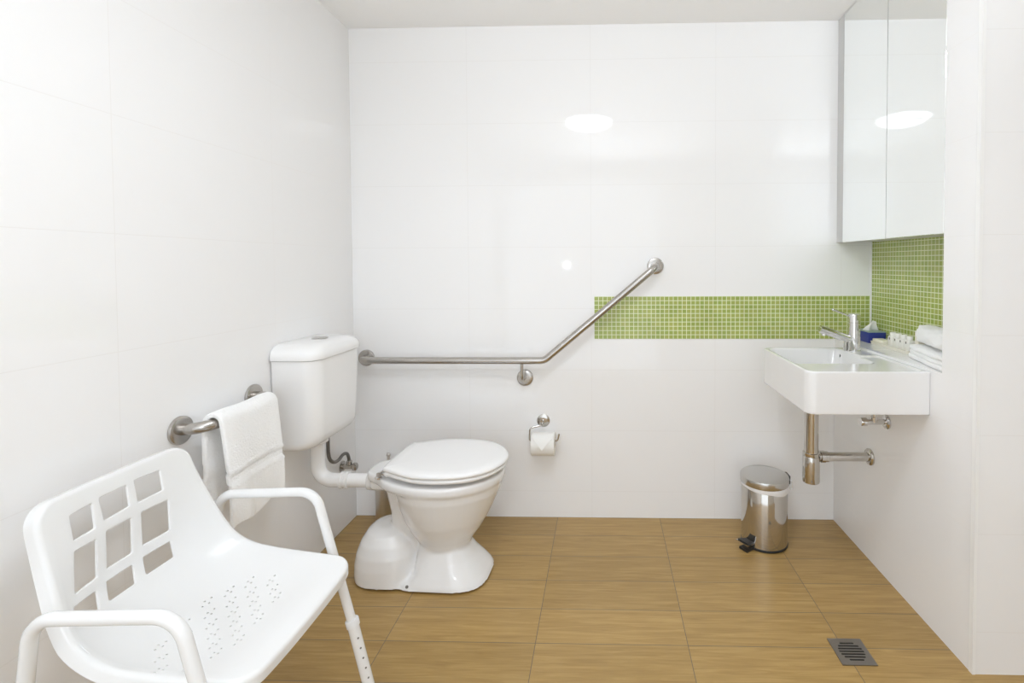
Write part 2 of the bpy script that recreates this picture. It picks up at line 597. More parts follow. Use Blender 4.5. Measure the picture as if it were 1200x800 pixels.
def pan_bm():
    bm = B()
    # rim / deck: egg front, deck narrowing to the back
    def deck(z, g):
        pts = [(0.835 + g, 0), (0.815 + g, 0.075), (0.755, 0.145 + g), (0.67, 0.187 + g), (0.58, 0.196 + g), (0.49, 0.178 + g), (0.41, 0.140 + g),
               (0.352, 0.092 + g), (0.312, 0.066 + g), (0.291 - g, 0.044), (0.286 - g, 0)]
        loop = pts + [(x, -y) for x, y in pts[-2:0:-1]]
        return [Vector((p.x, TY + p.y, z)) for p in catmull([(x, y, 0) for x, y in loop], 4, True)]
    loft(bm, [deck(0.386, -0.010), deck(0.392, -0.003), deck(0.403, 0.001), deck(0.420, 0.001), deck(0.426, -0.004)])
    # bowl
    loft(bm, [egg(0.40, 0.834, 0.585, 0.194, 0.412), egg(0.405, 0.818, 0.585, 0.184, 0.355), egg(0.415, 0.792, 0.585, 0.166, 0.300),
              egg(0.432, 0.765, 0.585, 0.146, 0.245), egg(0.455, 0.735, 0.587, 0.122, 0.195), egg(0.48, 0.705, 0.59, 0.098, 0.155),
              egg(0.495, 0.692, 0.595, 0.086, 0.130), egg(0.50, 0.690, 0.595, 0.082, 0.10)])
    # front foot flaring to the floor
    loft(bm, [egg(0.490, 0.690, 0.60, 0.083, 0.15, 2.2, 2.4), egg(0.488, 0.695, 0.60, 0.088, 0.125, 2.3, 2.6), egg(0.487, 0.716, 0.60, 0.104, 0.09, 2.5, 3), egg(0.484, 0.748, 0.60, 0.126, 0.05, 2.8, 3.4),
              egg(0.45, 0.771, 0.60, 0.140, 0.02, 3.0, 4), egg(0.40, 0.778, 0.60, 0.143, 0.0, 3.1, 4)])
    # rear neck under the deck
    loft(bm, [egg(0.350, 0.56, 0.44, 0.088, 0.405, 2.6, 2.6), egg(0.360, 0.56, 0.44, 0.078, 0.35, 2.6, 2.6), egg(0.376, 0.56, 0.45, 0.066, 0.26, 2.6, 2.6), egg(0.372, 0.58, 0.45, 0.050, 0.15, 2.6, 2.6), egg(0.36, 0.58, 0.45, 0.05, 0.06, 2.6, 2.6)])
    # inlet socket
    tube(bm, [(0.275, TY, 0.368), (0.36, TY, 0.368)], 0.038, 20)
    box(bm, 0.296, 0.40, TY - 0.048, TY + 0.048, 0.345, 0.405, 0.015)
    # trap bulge at the rear
    loft(bm, [egg(0.238, 0.530, 0.37, 0.140, 0.0, 2.6, 2.6), egg(0.234, 0.502, 0.37, 0.139, 0.03, 2.6, 2.6), egg(0.235, 0.497, 0.365, 0.138, 0.07, 2.5, 2.5),
              egg(0.242, 0.490, 0.365, 0.133, 0.11, 2.4, 2.4), egg(0.257, 0.477, 0.365, 0.119, 0.15, 2.3, 2.3), egg(0.279, 0.450, 0.365, 0.094, 0.184, 2.1, 2.2),
              egg(0.305, 0.416, 0.366, 0.055, 0.203, 2, 2), egg(0.345, 0.382, 0.368, 0.018, 0.211, 2, 2)])
    # screw pad bridging the crease at the floor
    sphere(bm, (0.487, TY - 0.100, 0.004), 0.04, 1.0, 0.95, 0.75)
    bm = baked(bm, [('REMESH', dict(mode='VOXEL', voxel_size=0.0050, adaptivity=0)), ('SMOOTH', dict(factor=0.5, iterations=5))])
    # flat foot on the floor
    zmin = min(v.co.z for v in bm.verts)
    for v in bm.verts:
        if v.co.z < 0.012:
            v.co.z = 0.012 + (v.co.z - 0.012) * 0.012 / (0.012 - zmin)
    return bm
def yawed(bm):
    bmesh.ops.rotate(bm, verts=bm.verts, cent=(0.285, TY, 0), matrix=Matrix.Rotation(radians(-2.6), 3, 'Z'))
    return bm
pan = obj('pan', yawed(pan_bm()), M_ceramic, t, sharp=80)
obj('fixing_screw', yawed(disc(B(), (0.487, TY - 0.131, 0.020), (0, -0.80, 0.60), 0.0055, 0.006, 0.002, 16)), M_mark, pan, label='dark fixing screw at the foot')

def lid_loop(z, g, gx=0.0):
    pts = [(0.848 + g, 0), (0.836 + g, 0.062), (0.795 + g, 0.130 + g * .6), (0.725, 0.176 + g), (0.63, 0.195 + g), (0.54, 0.190 + g), (0.465, 0.162 + g), (0.425, 0.142 + g),
           (0.405 - g * .5, 0.134 + g * .5), (0.396 - g, 0.124), (0.391 - g, 0.08), (0.390 - g, 0)]
    loop = pts + [(x, -y) for x, y in pts[-2:0:-1]]
    return [Vector((p.x, TY + p.y, z)) for p in catmull([(x + gx, y, 0) for x, y in loop], 5, True)]
bm = B()
def inner(z, g):
    return [Vector((0.60 + (p.x - 0.60) * 0.56, TY + (p.y - TY) * 0.56, z)) for p in lid_loop(0, g)]
loft(bm, [lid_loop(0.4425, -0.010), lid_loop(0.4400, -0.016), inner(0.4410, 0), inner(0.4575, 0), lid_loop(0.4585, -0.010), lid_loop(0.4545, -0.004), lid_loop(0.4485, -0.004)], closed=True)
obj('seat', yawed(bm), M_plastic, t, sharp=60)
lid = obj('lid', yawed(loft(B(), [lid_loop(0.4610, -0.012), lid_loop(0.4620, -0.003), lid_loop(0.4665, 0.0), lid_loop(0.4715, 0.0), lid_loop(0.4770, -0.004), lid_loop(0.4805, -0.014), [Vector((0.61 + (p.x - 0.61) * 0.85, TY + (p.y - TY) * 0.85, 0.4820)) for p in lid_loop(0, -0.012)],
    [Vector((0.61 + (p.x - 0.61) * 0.5, TY + (p.y - TY) * 0.5, 0.4833)) for p in lid_loop(0, -0.012)]])), M_plastic, t, sharp=60)
for s in (-1, 1):
    bm = B()
    yy = TY + s * 0.112
    tube(bm, [(0.385, yy - 0.017, 0.4485), (0.385, yy + 0.017, 0.4485)], 0.0085, 16)
    lathe(bm, [(0.014, 0), (0.014, 0.005), (0.008, 0.008), (0.008, 0.02)], (0.372, yy, 0.4280), (0, 0, 1), 20)
    box(bm, 0.372, 0.41, yy - 0.010, yy + 0.010, 0.4435, 0.4515, 0.002)
    obj('hinge', yawed(bm), M_chrome, t, label='chrome seat hinge')

# cistern
CY0, CY1 = -0.620, -0.268
def cis(z, dx, i, r=0.055, x0=0.003):
    return rrect(x0, dx, CY0 + i, CY1 - i, [r, 0.012, 0.012, r], z, 8)
cist = obj('cistern', loft(B(), [cis(0.553, 0.122, 0.024, 0.05), cis(0.556, 0.133, 0.018, 0.05), cis(0.566, 0.148, 0.014), cis(0.584, 0.163, 0.012), cis(0.606, 0.1695, 0.011),
     cis(0.70, 0.172, 0.0075), cis(0.80, 0.175, 0.003), cis(0.893, 0.177, 0.0)]), M_plastic, t, sharp=50)
def cl(z, g, r=0.058):
    return rrect(0.003, 0.177 + g, CY0 - g, CY1 + g, [r, 0.012, 0.012, r], z, 8)
lidz = obj('cistern_lid', loft(B(), [cl(0.8945, 0.002), cl(0.896, 0.006), cl(0.908, 0.007), cl(0.922, 0.004), cl(0.934, -0.003), cl(0.943, -0.014), cl(0.949, -0.029), cl(0.952, -0.048)]), M_plastic, cist, sharp=50)
bm = B()
lathe(bm, [(0.031, 0), (0.031, 0.004), (0.029, 0.006), (0.0275, 0.0065)], (0.088, -0.44, 0.9515), (0, 0, 1), 32)
obj('flush_button', bm, M_lidsteel, cist, label='round metal flush button')
# flush pipe
PX, PY, PZ = 0.062, TY, 0.368
obj('flush_pipe', tube(B(), fillet([(PX, PY, 0.549), (PX, PY, PZ), (0.285, PY, PZ)], 0.062, 12), 0.0275, 24), M_plastic, t)
obj('pipe_nut', lathe(B(), [(0.036, 0), (0.041, 0.004), (0.041, 0.022), (0.034, 0.026)], (PX, PY, 0.523), (0, 0, 1), 24), M_plastic, t)
bm = B()
lathe(bm, [(0.028, 0), (0.0335, 0.002), (0.0335, 0.010), (0.030, 0.012), (0.030, 0.022), (0.0335, 0.024), (0.0335, 0.034), (0.028, 0.036)], (0.156, PY, PZ), (1, 0, 0), 28)
obj('pipe_collar', bm, M_plastic, t)

# water stop valve behind the flush pipe
t = thing('stop_valve', 'small dark stop valve and braided hose under the cistern', 'water valve', (0.03, -0.15, 0.28))
bm = B()
lathe(bm, [(0.026, 0.0005), (0.026, 0.004), (0.012, 0.007), (0.012, 0.05), (0.008, 0.055)], (0.0, -0.130, 0.300), (1, 0, 0), 24)
lathe(bm, [(0.008, 0), (0.013, 0.004), (0.013, 0.02), (0.009, 0.024)], (0.035, -0.130, 0.306), (0, 0, 1), 18)
obj('valve_body', bm, M_steel, t)
obj('valve_handle', lathe(B(), [(0.008, 0), (0.018, 0.003), (0.018, 0.016), (0.013, 0.02)], (0.052, -0.130, 0.300), (1, 0, 0), 14), M_steel, t)
obj('hose', tube(B(), catmull([(0.035, -0.130, 0.315), (0.037, -0.137, 0.345), (0.04, -0.158, 0.372), (0.04, -0.192, 0.381), (0.044, -0.244, 0.374), (0.048, -0.295, 0.390), (0.052, -0.330, 0.436), (0.054, -0.336, 0.552)], 8), 0.0072, 12), M_hose, t)

# toilet brush
t = thing('toilet_brush', 'slim steel toilet brush holder standing behind the toilet', 'toilet brush', (0.172, -0.075, 0))
bx, by = 0.180, -0.075
obj('holder', lathe(B(), [(0.044, 0.0), (0.045, 0.003), (0.045, 0.268), (0.043, 0.27), (0.042, 0.262)], (bx, by, 0), (0, 0, 1), 32), M_lightsteel, t)
obj('brush_lid', lathe(B(), [(0.046, 0), (0.046, 0.006), (0.040, 0.012), (0.010, 0.015)], (bx + 0.0, by, 0.271), (0, 0, 1), 32), M_lightsteel, t)
bm = B()
tube(bm, [(bx + 0.018, by, 0.28), (bx + 0.018, by, 0.330)], 0.0065, 14)
sphere(bm, (bx + 0.018, by, 0.336), 0.0105)
obj('handle', bm, M_lightsteel, t)

# ------------------------------------------------------------------ toilet roll holder and roll
t = thing('toilet_roll_holder', 'chrome open toilet roll holder on the back wall below the grab rail', 'toilet roll holder', (0.938, 0, 0.39))
obj('wall_plate', lathe(B(), [(0.031, 0.0005), (0.031, 0.005), (0.028, 0.007), (0.012, 0.008)], (0.938, 0, 0.482), (0, -1, 0), 32), M_polish, t)
RYW, RZW = -0.066, 0.389
obj('arm', tube(B(), fillet([(0.938, -0.004, 0.486), (0.938, -0.050, 0.474), (0.880, RYW, 0.464), (0.878, RYW, RZW + 0.0145), (1.012, RYW, RZW + 0.0145), (1.020, RYW, RZW + 0.048)], [0.012, 0.014, 0.012, 0.014], 6), 0.0043, 12), M_polish, t)
t = thing('toilet_roll', 'white toilet roll with its end folded to a point', 'toilet roll', (0.945, RYW, RZW - 0.054))
bm = B()
n, r0, r1, xa, xb = 40, 0.019, 0.054, 0.890, 1.000
secs = []
for r, x in ((r0, xa), (r1 - 0.002, xa), (r1, xa + 0.002), (r1, xb - 0.002), (r1 - 0.002, xb), (r0, xb)):
    secs.append([Vector((x, RYW + r * cos(2 * pi * k / n), RZW + r * sin(2 * pi * k / n))) for k in range(n)])
loft(bm, secs, closed=True)
obj('paper', bm, M_paper, t)
bm = B()
secs = []
for r, x in ((0.0178, xa + 0.001), (0.0188, xa + 0.001), (0.0188, xb - 0.001), (0.0178, xb - 0.001)):
    secs.append([Vector((x, RYW + r * cos(2 * pi * k / 24), RZW + r * sin(2 * pi * k / 24))) for k in range(24)])
loft(bm, secs, closed=True)
obj('core', bm, M_core, t)
# folded point: a triangle wrapped on the front of the roll
bm = B()
m = 14
rows = []
for i in range(m + 1):
    k = i / m
    a = radians(110 + 78 * k)             # from the top round to the front (towards -y)
    wdt = 0.052 * (1 - max(0, (k - 0.25) / 0.75))
    row = []
    for s in (-1, -0.5, 0, 0.5, 1):
        rr = r1 + 0.0024 + 0.011 * k ** 3
        row.append(bm.verts.new((0.945 + s * max(wdt, 0.0006), RYW + rr * cos(a), RZW + rr * sin(a))))
    rows.append(row)
for a, b in zip(rows, rows[1:]):
    for k in range(4):
        bm.faces.new((a[k], a[k + 1], b[k + 1], b[k]))
obj('folded_end', baked(bm, [('SOLIDIFY', dict(thickness=0.0018, offset=0))]), M_paper, t)

# ------------------------------------------------------------------ wash basin
BX0, BY0, BY1, BZ0, BZ1 = 1.934, -0.695, -0.205, 0.727, 0.876
t = thing('wash_basin', 'white square wall hung basin on the right wall under the mirror cabinet', 'basin', (2.15, -0.45, BZ0))
def basin_bm():
    def solid(secs):
        return loft(B(), secs)
    a = solid([rrect(BX0, W1 - 0.0005, BY0, BY1, [0.004, 0.035, 0.035, 0.004], z, 8) for z in (BZ0, BZ1)])
    def tmp(bm):
        bmesh.ops.recalc_face_normals(bm, faces=bm.faces)
        me = bpy.data.meshes.new('t'); bm.to_mesh(me); bm.free()
        o = bpy.data.objects.new('t', me); COL.objects.link(o); return o
    bowl = tmp(solid([rrect(BX0 + 0.050, 2.225, -0.490, BY1 - 0.045, 0.06, BZ0 + 0.028, 8), rrect(BX0 + 0.026, 2.25, -0.515, BY1 - 0.025, 0.05, BZ0 + 0.055, 8), rrect(BX0 + 0.016, 2.262, -0.530, BY1 - 0.016, 0.035, BZ1 + 0.02, 8)]))
    shelf = tmp(solid([rrect(BX0 + 0.016, 2.332, BY0 + 0.016, -0.40, 0.02, z, 8) for z in (BZ1 - 0.006, BZ1 + 0.02)]))
    ov = tmp(lathe(B(), [(0.008, 0), (0.008, 0.06)], (2.24, -0.30, BZ1 - 0.040), (1, 0, 0), 20))
    me = bpy.data.meshes.new('t'); a.to_mesh(me); a.free()
    o = bpy.data.objects.new('t', me); COL.objects.link(o)
    for c in (bowl, shelf):
        md = o.modifiers.new('b', 'BOOLEAN'); md.operation = 'DIFFERENCE'; md.object = c; md.solver = 'EXACT'
    md = o.modifiers.new('r', 'REMESH'); md.mode = 'VOXEL'; md.voxel_size = 0.0034
    md = o.modifiers.new('s', 'SMOOTH'); md.factor = 0.5; md.iterations = 6
    dg = bpy.context.evaluated_depsgraph_get(); dg.update()
    me2 = bpy.data.meshes.new_from_object(o.evaluated_get(dg))
    bm = B(); bm.from_mesh(me2)
    for x in (o, bowl, shelf, ov):
        bpy.data.objects.remove(x)
    return bm
obj('basin_body', basin_bm(), M_ceramic, t, sharp=80)
obj('overflow', disc(B(), (2.262, -0.245, BZ1 - 0.030), (-1, 0, 0.12), 0.0085, 0.0095, 0.001, 20), M_hole, t, label='dark overflow hole')
obj('drain', lathe(B(), [(0.021, 0), (0.021, 0.003), (0.012, 0.004)], (2.105, -0.345, BZ0 + 0.0285), (0, 0, 1), 28), M_chrome, t, label='chrome drain')

# mixer tap
FX, FY, FZ = 2.292, -0.290, BZ1 - 0.0005
t = thing('mixer_tap', 'chrome single lever mixer tap on the basin', 'tap', (FX, FY, FZ))
bm = B()
lathe(bm, [(0.027, 0), (0.027, 0.004), (0.0245, 0.006), (0.0245, 0.119), (0.0235, 0.120), (0.0235, 0.122), (0.0245, 0.123), (0.0245, 0.152), (0.0225, 0.156), (0.012, 0.158)], (FX, FY, FZ), (0, 0, 1), 36)
obj('tap_body', bm, M_chrome, t)
bm = B()
tube(bm, [(FX - 0.01, FY, FZ + 0.047), (2.150, FY, FZ + 0.094)], 0.0165, 24)
lathe(bm, [(0.010, 0), (0.010, 0.012)], (2.166, FY, FZ + 0.066), (0, 0, 1), 20)
obj('spout', bm, M_chrome, t)
bm = B()
tube(bm, [(FX - 0.015, FY, FZ + 0.147), (2.205, FY, FZ + 0.175)], 0.0042, 14)
sphere(bm, (2.204, FY, FZ + 0.1752), 0.0058)
obj('lever', bm, M_chrome, t)
obj('waste_lever', lathe(B(), [(0.0085, 0), (0.0085, 0.036), (0.005, 0.039)], (2.262, FY + 0.012, FZ), (0, 0, 1), 18), M_chrome, t)

# bottle trap
t = thing('bottle_trap', 'polished steel bottle trap hanging under the basin', 'basin trap', (2.105, -0.324, 0.33))
VX, VY = 2.103, -0.324
obj('down_pipe', lathe(B(), [(0.0285, 0.0), (0.0285, 0.272)], (VX, VY, 0.4555), (0, 0, 1), 32), M_polish, t)
bm = B()
lathe(bm, [(0.026, 0), (0.0325, 0.003), (0.034, 0.008), (0.034, 0.112), (0.0335, 0.1135), (0.0325, 0.114), (0.0335, 0.1155), (0.0335, 0.128), (0.027, 0.130)], (VX, VY, 0.328), (0, 0, 1), 36)
obj('trap_cup', bm, M_polish, t)
bm = B()
tube(bm, [(VX + 0.03, VY, 0.437), (W1 - 0.002, VY, 0.437)], 0.0185, 24)
lathe(bm, [(0.019, 0), (0.0245, 0.002), (0.0245, 0.018), (0.022, 0.020), (0.022, 0.032), (0.019, 0.034)], (VX + 0.036, VY, 0.437), (1, 0, 0), 24)
obj('waste_arm', bm, M_polish, t)
obj('wall_flange', lathe(B(), [(0.034, 0.0005), (0.034, 0.006), (0.030, 0.011), (0.020, 0.014)], (W1, VY, 0.437), (-1, 0, 0), 32), M_polish, t)

# isolating valves for hot and cold
t = thing('isolation_valve', 'small chrome isolation valve on the wall under the basin', 'water valve', (W1, -0.435, 0.60))
vy, vz = -0.440, 0.622
obj('wall_flange', lathe(B(), [(0.029, 0.0005), (0.029, 0.005), (0.020, 0.011), (0.012, 0.013)], (W1, vy, vz), (-1, 0, 0), 28), M_chrome, t)
bm = B()
tube(bm, [(W1 - 0.005, vy, vz), (W1 - 0.082, vy, vz)], 0.011, 18)
lathe(bm, [(0.013, 0), (0.013, 0.02), (0.009, 0.022), (0.009, 0.105)], (W1 - 0.050, vy, vz), (0, 0, 1), 18)
obj('valve_body', bm, M_chrome, t)
obj('valve_handle', lathe(B(), [(0.012, 0), (0.0165, 0.003), (0.0165, 0.022), (0.014, 0.026)], (W1 - 0.078, vy, vz), (-1, 0, 0), 10), M_chrome, t)
bm = B()
tube(bm, fillet([(W1 - 0.09, vy + 0.02, 0.727), (W1 - 0.09, vy + 0.02, 0.690), (W1 - 0.2, VY, 0.700), (W1 - 0.2, VY, 0.727)], 0.02, 6), 0.0075, 12)
obj('supply_pipe', bm, M_chrome, t)

# ------------------------------------------------------------------ mirror cabinet
t = thing('mirror_cabinet', 'tall mirrored wall cabinet with two doors over the basin', 'cabinet', (2.43, -0.41, 1.342))
CZ0, CZ1 = 1.343, H - 0.001
obj('carcass', box(B(), W1 + 0.021, WN - 0.001, YN + 0.0012, -0.058, CZ0 + 0.003, CZ1), M_mdf, t)
obj('filler_panel', box(B(), W1 + 0.004, W1 + 0.022, -0.057, -0.001, CZ0 + 0.003, CZ1), M_mdf, t)
for a, b in ((YN + 0.0015, -0.4175), (-0.4135, -0.068)):
    d = obj('mirror_door', box(B(), W1 + 0.0042, W1 + 0.020, a, b, CZ0, CZ1 - 0.004), M_mdf, t, label=('mirrored door, nearer' if a < -0.5 else 'mirrored door, farther'))
    obj('mirror', box(B(), W1 - 0.0005, W1 + 0.0040, a, b, CZ0, CZ1 - 0.004, 0.001, 1), M_mirror, d)

# ------------------------------------------------------------------ things on the ledge
# blue tissue box
t = thing('tissue_box', 'blue tissue box in the corner of the ledge with a white tissue sticking out', 'tissue box', (2.478, -0.072, ZL))
obj('box', box(B(), 2.437, 2.515, -0.132, -0.012, ZL + 0.0003, ZL + 0.0475, 0.0015, 2), M_blue, t)
obj('box_top', box(B(), 2.4365, 2.5155, -0.1325, -0.0115, ZL + 0.0475, ZL + 0.0525, 0.0015, 2), M_boxtop, t, label='grey-green top of the box')
bm = B()
rows = []
for i in range(9):
    k = i / 8
    row = []
    for j in range(11):
        f = j / 10 - 0.5
        w = 0.062 * (1 - 0.72 * k ** 1.2)
        row.append(bm.verts.new((2.474 + f * w + 0.010 * k * k, -0.078 + 0.010 * sin(f * 9 + k * 2) - 0.012 * k, ZL + 0.0515 + 0.046 * k - 0.012 * abs(f) * k)))
    rows.append(row)
for a, b in zip(rows, rows[1:]):
    for k in range(10):
        bm.faces.new((a[k], a[k + 1], b[k + 1], b[k]))
obj('tissue', baked(bm, [('SOLIDIFY', dict(thickness=0.0012, offset=0))]), M_paper, t)

# wrapped soap behind the tap
bm = box(B(), 2.352, 2.425, -0.052, -0.008, ZL + 0.0003, ZL + 0.023, 0.006, 4)
single('soap_bar', bm, M_cream, 'cream wrapped soap bar lying on the ledge behind the tap', 'soap')

# toiletry tray
t = thing('toiletry_tray', 'cream tray with a raised rim holding small white bottles', 'tray', (2.472, -0.28, ZL))
TX0, TX1, TY0, TY1 = 2.437, 2.505, -0.412, -0.142
bm = B()
loft(bm, [rrect(TX0 + 0.004, TX1 - 0.004, TY0 + 0.004, TY1 - 0.004, 0.006, ZL + 0.0003), rrect(TX0, TX1, TY0, TY1, 0.008, ZL + 0.014), rrect(TX0 + 0.003, TX1 - 0.003, TY0 + 0.003, TY1 - 0.003, 0.006, ZL + 0.014), rrect(TX0 + 0.005, TX1 - 0.005, TY0 + 0.005, TY1 - 0.005, 0.005, ZL + 0.004)])
obj('tray_body', bm, M_tray, t)
bm = box(B(), 2.443, 2.490, -0.232, -0.152, ZL + 0.0043, ZL + 0.026, 0.004, 3)
single('soap_box', bm, M_cream, 'low cream soap packet lying at the far end of the toiletry tray', 'soap')

def bottle(loc, label):
    x, y, z = loc
    t = thing('toiletry_bottle', label, 'bottle', loc, 'small bottles on the toiletry tray')
    loft_secs = [rrect(x - 0.014, x + 0.014, y - 0.0165, y + 0.0165, 0.005, z + 0.0003, 4), rrect(x - 0.015, x + 0.015, y - 0.0175, y + 0.0175, 0.006, z + 0.003, 4),
                 rrect(x - 0.015, x + 0.015, y - 0.0175, y + 0.0175, 0.006, z + 0.045, 4), rrect(x - 0.012, x + 0.012, y - 0.0145, y + 0.0145, 0.006, z + 0.049, 4)]
    obj('bottle_body', loft(B(), loft_secs), M_bottle, t)
    obj('cap', lathe(B(), [(0.0115, 0), (0.0118, 0.001), (0.0118, 0.0135), (0.0105, 0.0155)], (x, y, z + 0.0492), (0, 0, 1), 20), M_bottle, t)
    obj('printed_mark', box(B(), x - 0.0156, x - 0.0151, y - 0.003, y + 0.003, z + 0.034, z + 0.043), M_mark, t, label='small dark print')
    return t
def copy_thing(src, loc, label):
    r = src.copy(); COL.objects.link(r); r.location = loc; r['label'] = label
    for ch in list(src.children):
        c = ch.copy(); COL.objects.link(c); c.parent = r
    return r
bl = ['small white bottle farthest along the tray, next to the cream soap packet', 'small white bottle second from the soap packet on the tray',
      'small white bottle third from the soap packet on the tray', 'small white bottle at the near end of the tray by the folded towels']
b0 = bottle((2.468, -0.268, ZL + 0.004), bl[0])
for i, y in enumerate((-0.306, -0.344, -0.382)):
    copy_thing(b0, (2.468, y, ZL + 0.004), bl[i + 1])

# carton between bottles and towels
t = thing('small_carton', 'small cream carton standing between the bottles and the towels', 'carton', (2.49, -0.437, ZL))
obj('carton_body', box(B(), 2.466, 2.508, -0.440, -0.416, ZL + 0.0003, ZL + 0.088, 0.001, 1), M_cream, t)
obj('carton_lid', box(B(), 2.4655, 2.5085, -0.4405, -0.4155, ZL + 0.0885, ZL + 0.096, 0.001, 1), M_cap, t)

# towels: folded stack with a loosely rolled one on top
def folded(y0, y1, x0, x1, z0, th, layers, seed):
    bm = B()
    rnd = random.Random(seed)
    for k in range(layers):
        za, zb = z0 + th * k, z0 + th * (k + 1)
        d = 0.006
        jx, jy = rnd.uniform(-.004, .004), rnd.uniform(-.005, .005)
        box(bm, x0 + jx, x1 - 0.002, y0 + max(jy, 0), y1 + jy, za + 0.0006, zb, 0.0065, 4)
    bmesh.ops.subdivide_edges(bm, edges=[e for e in bm.edges if e.calc_length() > 0.06], cuts=7, use_grid_fill=True)
    for v in bm.verts:
        kx = (x1 - v.co.x) / (x1 - x0)
        v.co.x += kx * 0.215 * (v.co.y + 0.745)
        v.co.z += 0.0022 * sin(v.co.y * 38 + seed) * cos(v.co.x * 31) * min(1, (v.co.z - z0) / 0.012)
        v.co.x += 0.0020 * sin(v.co.y * 45 + seed * 2)
    return bm
single('folded_towel', folded(-0.742, -0.470, 2.352, 2.516, ZL + 0.0008, 0.0165, 3, 1), M_towel, 'flat folded white towel lying on the ledge at the bottom of the towel stack', 'towel', sharp=60)
def crumpled():
    bm = B()
    z0 = ZL + 0.054
    secs = []
    n = 44
    for i in range(24):
        k = i / 23
        y = -0.742 + 0.278 * k
        e = min(1, (1 - abs(2 * k - 1)) * 5 + 0.55)
        sec = []
        for j in range(n):
            a = 2 * pi * j / n
            p = 2.6
            c, s = cos(a), sin(a)
            r = 1 + 0.06 * sin(3 * a + 9 * k) + 0.04 * sin(7 * a - 14 * k) + 0.03 * sin(11 * a + 23 * k)
            x = 2.436 + 0.040 * k + (0.072 - 0.030 * k) * e * r * math.copysign(abs(c) ** (2 / p), c)
            z = z0 + 0.039 + 0.036 * e * (0.92 + 0.14 * (1 - k)) * r * math.copysign(abs(s) ** (2 / p), s)
            sec.append(Vector((min(x, 2.515), y, max(z, z0))))
        secs.append(sec)
    loft(bm, secs)
    return bm
single('rolled_towel', crumpled(), M_towel, 'crumpled white towel bundled on top of the folded towel on the ledge', 'towel', sharp=70)

# ------------------------------------------------------------------ pedal bin
QX, QY = 1.952, -0.192
t = thing('pedal_bin', 'small polished steel pedal bin on the floor under the basin', 'bin', (QX, QY, 0))
obj('base_ring', lathe(B(), [(0.094, 0.0005), (0.1005, 0.003), (0.1005, 0.010), (0.097, 0.013)], (QX, QY, 0), (0, 0, 1), 56), M_black, t, label='black base ring')
obj('bin_body', lathe(B(), [(0.097, 0.0112), (0.0985, 0.0125), (0.0985, 0.256), (0.0975, 0.258), (0.094, 0.258)], (QX, QY, 0), (0, 0, 1), 64), M_polish, t)
def tilt(bm, deg, pivot, axis=(0.25, 0.97, 0)):
    bmesh.ops.rotate(bm, verts=bm.verts, cent=pivot, matrix=Matrix.Rotation(radians(deg), 3, Vector(axis)))
    return bm
bm = B()
secs = []
n = 64
for r, z in ((0.0945, 0.257), (0.0995, 0.2585), (0.1010, 0.261), (0.1008, 0.270), (0.096, 0.274), (0.090, 0.272)):
    s = []
    for k in range(n):
        a = 2 * pi * k / n
        drop = 0.014 * max(0, cos(a + radians(48))) ** 2 + 0.002 * sin(5 * a)
        s.append(Vector((QX + (r + 0.002 * max(0, cos(a + radians(48)))) * cos(a), QY + (r + 0.002 * max(0, cos(a + radians(48)))) * sin(a), z - (drop if z < 0.2615 else 0))))
    secs.append(s)
loft(bm, secs)
obj('bin_bag', bm, M_bag, t, label='white bag rim showing under the lid')
obj('bin_lid', lathe(B(), [(0.098, 0.272), (0.1025, 0.273), (0.1035, 0.275), (0.1035, 0.3005), (0.1022, 0.3033), (0.0995, 0.3045), (0.06, 0.3065), (0.01, 0.307)], (QX, QY, 0), (0, 0, 1), 64), M_lidsteel, t, label='brushed steel lid')
# hinge on the right, pedal front left
bm = B()
hx, hy = QX + 0.104 * cos(radians(8)), QY + 0.104 * sin(radians(8))
box(bm, hx - 0.006, hx + 0.010, hy - 0.024, hy + 0.024, 0.262, 0.300, 0.003)
obj('hinge', bm, M_black, t, label='black lid hinge')
obj('carry_handle', tube(B(), fillet([(QX + 0.100, QY - 0.030, 0.252), (QX + 0.112, QY - 0.031, 0.252), (QX + 0.112, QY - 0.028, 0.285), (QX + 0.104, QY - 0.024, 0.290)], 0.006, 4), 0.002, 8), M_chrome, t)
ang = radians(214)
du = Vector((cos(ang), sin(ang), 0)); dv = Vector((-sin(ang), cos(ang), 0))
def pad(bm, r0, r1, w0, w1, z0, z1, th, n=9):
    c = Vector((QX, QY, 0))
    rows_t, rows_b = [], []
    for i in range(n):
        k = i / (n - 1)
        r = r0 + (r1 - r0) * k
        w = w0 + (w1 - w0) * k
        z = z0 + (z1 - z0) * k
        rows_t.append([bm.verts.new(c + du * r + dv * (w * s) + Vector((0, 0, z + th))) for s in (-1, -0.4, 0.4, 1)])
        rows_b.append([bm.verts.new(c + du * r + dv * (w * s) + Vector((0, 0, z))) for s in (-1, -0.4, 0.4, 1)])
    for i in range(n - 1):
        for k in range(3):
            bm.faces.new((rows_t[i][k], rows_t[i][k + 1], rows_t[i + 1][k + 1], rows_t[i + 1][k]))
            bm.faces.new((rows_b[i][k + 1], rows_b[i][k], rows_b[i + 1][k], rows_b[i + 1][k + 1]))
        for k in (0, 3):
            bm.faces.new((rows_t[i][k], rows_t[i + 1][k], rows_b[i + 1][k], rows_b[i][k]))
    for i in (0, n - 1):
        for k in range(3):
            bm.faces.new((rows_t[i][k], rows_t[i][k + 1], rows_b[i][k + 1], rows_b[i][k]))
    return bm
bm = pad(B(), 0.093, 0.142, 0.020, 0.026, 0.030, 0.040, 0.005)
ped = obj('pedal', bm, M_black, t, label='black foot pedal')
obj('pedal_plate', pad(B(), 0.080, 0.149, 0.024, 0.033, 0.0255, 0.0375, 0.0028), M_chrome, ped)
obj('pedal_foot', pad(B(), 0.090, 0.138, 0.018, 0.022, 0.0005, 0.0005, 0.010), M_black, t)

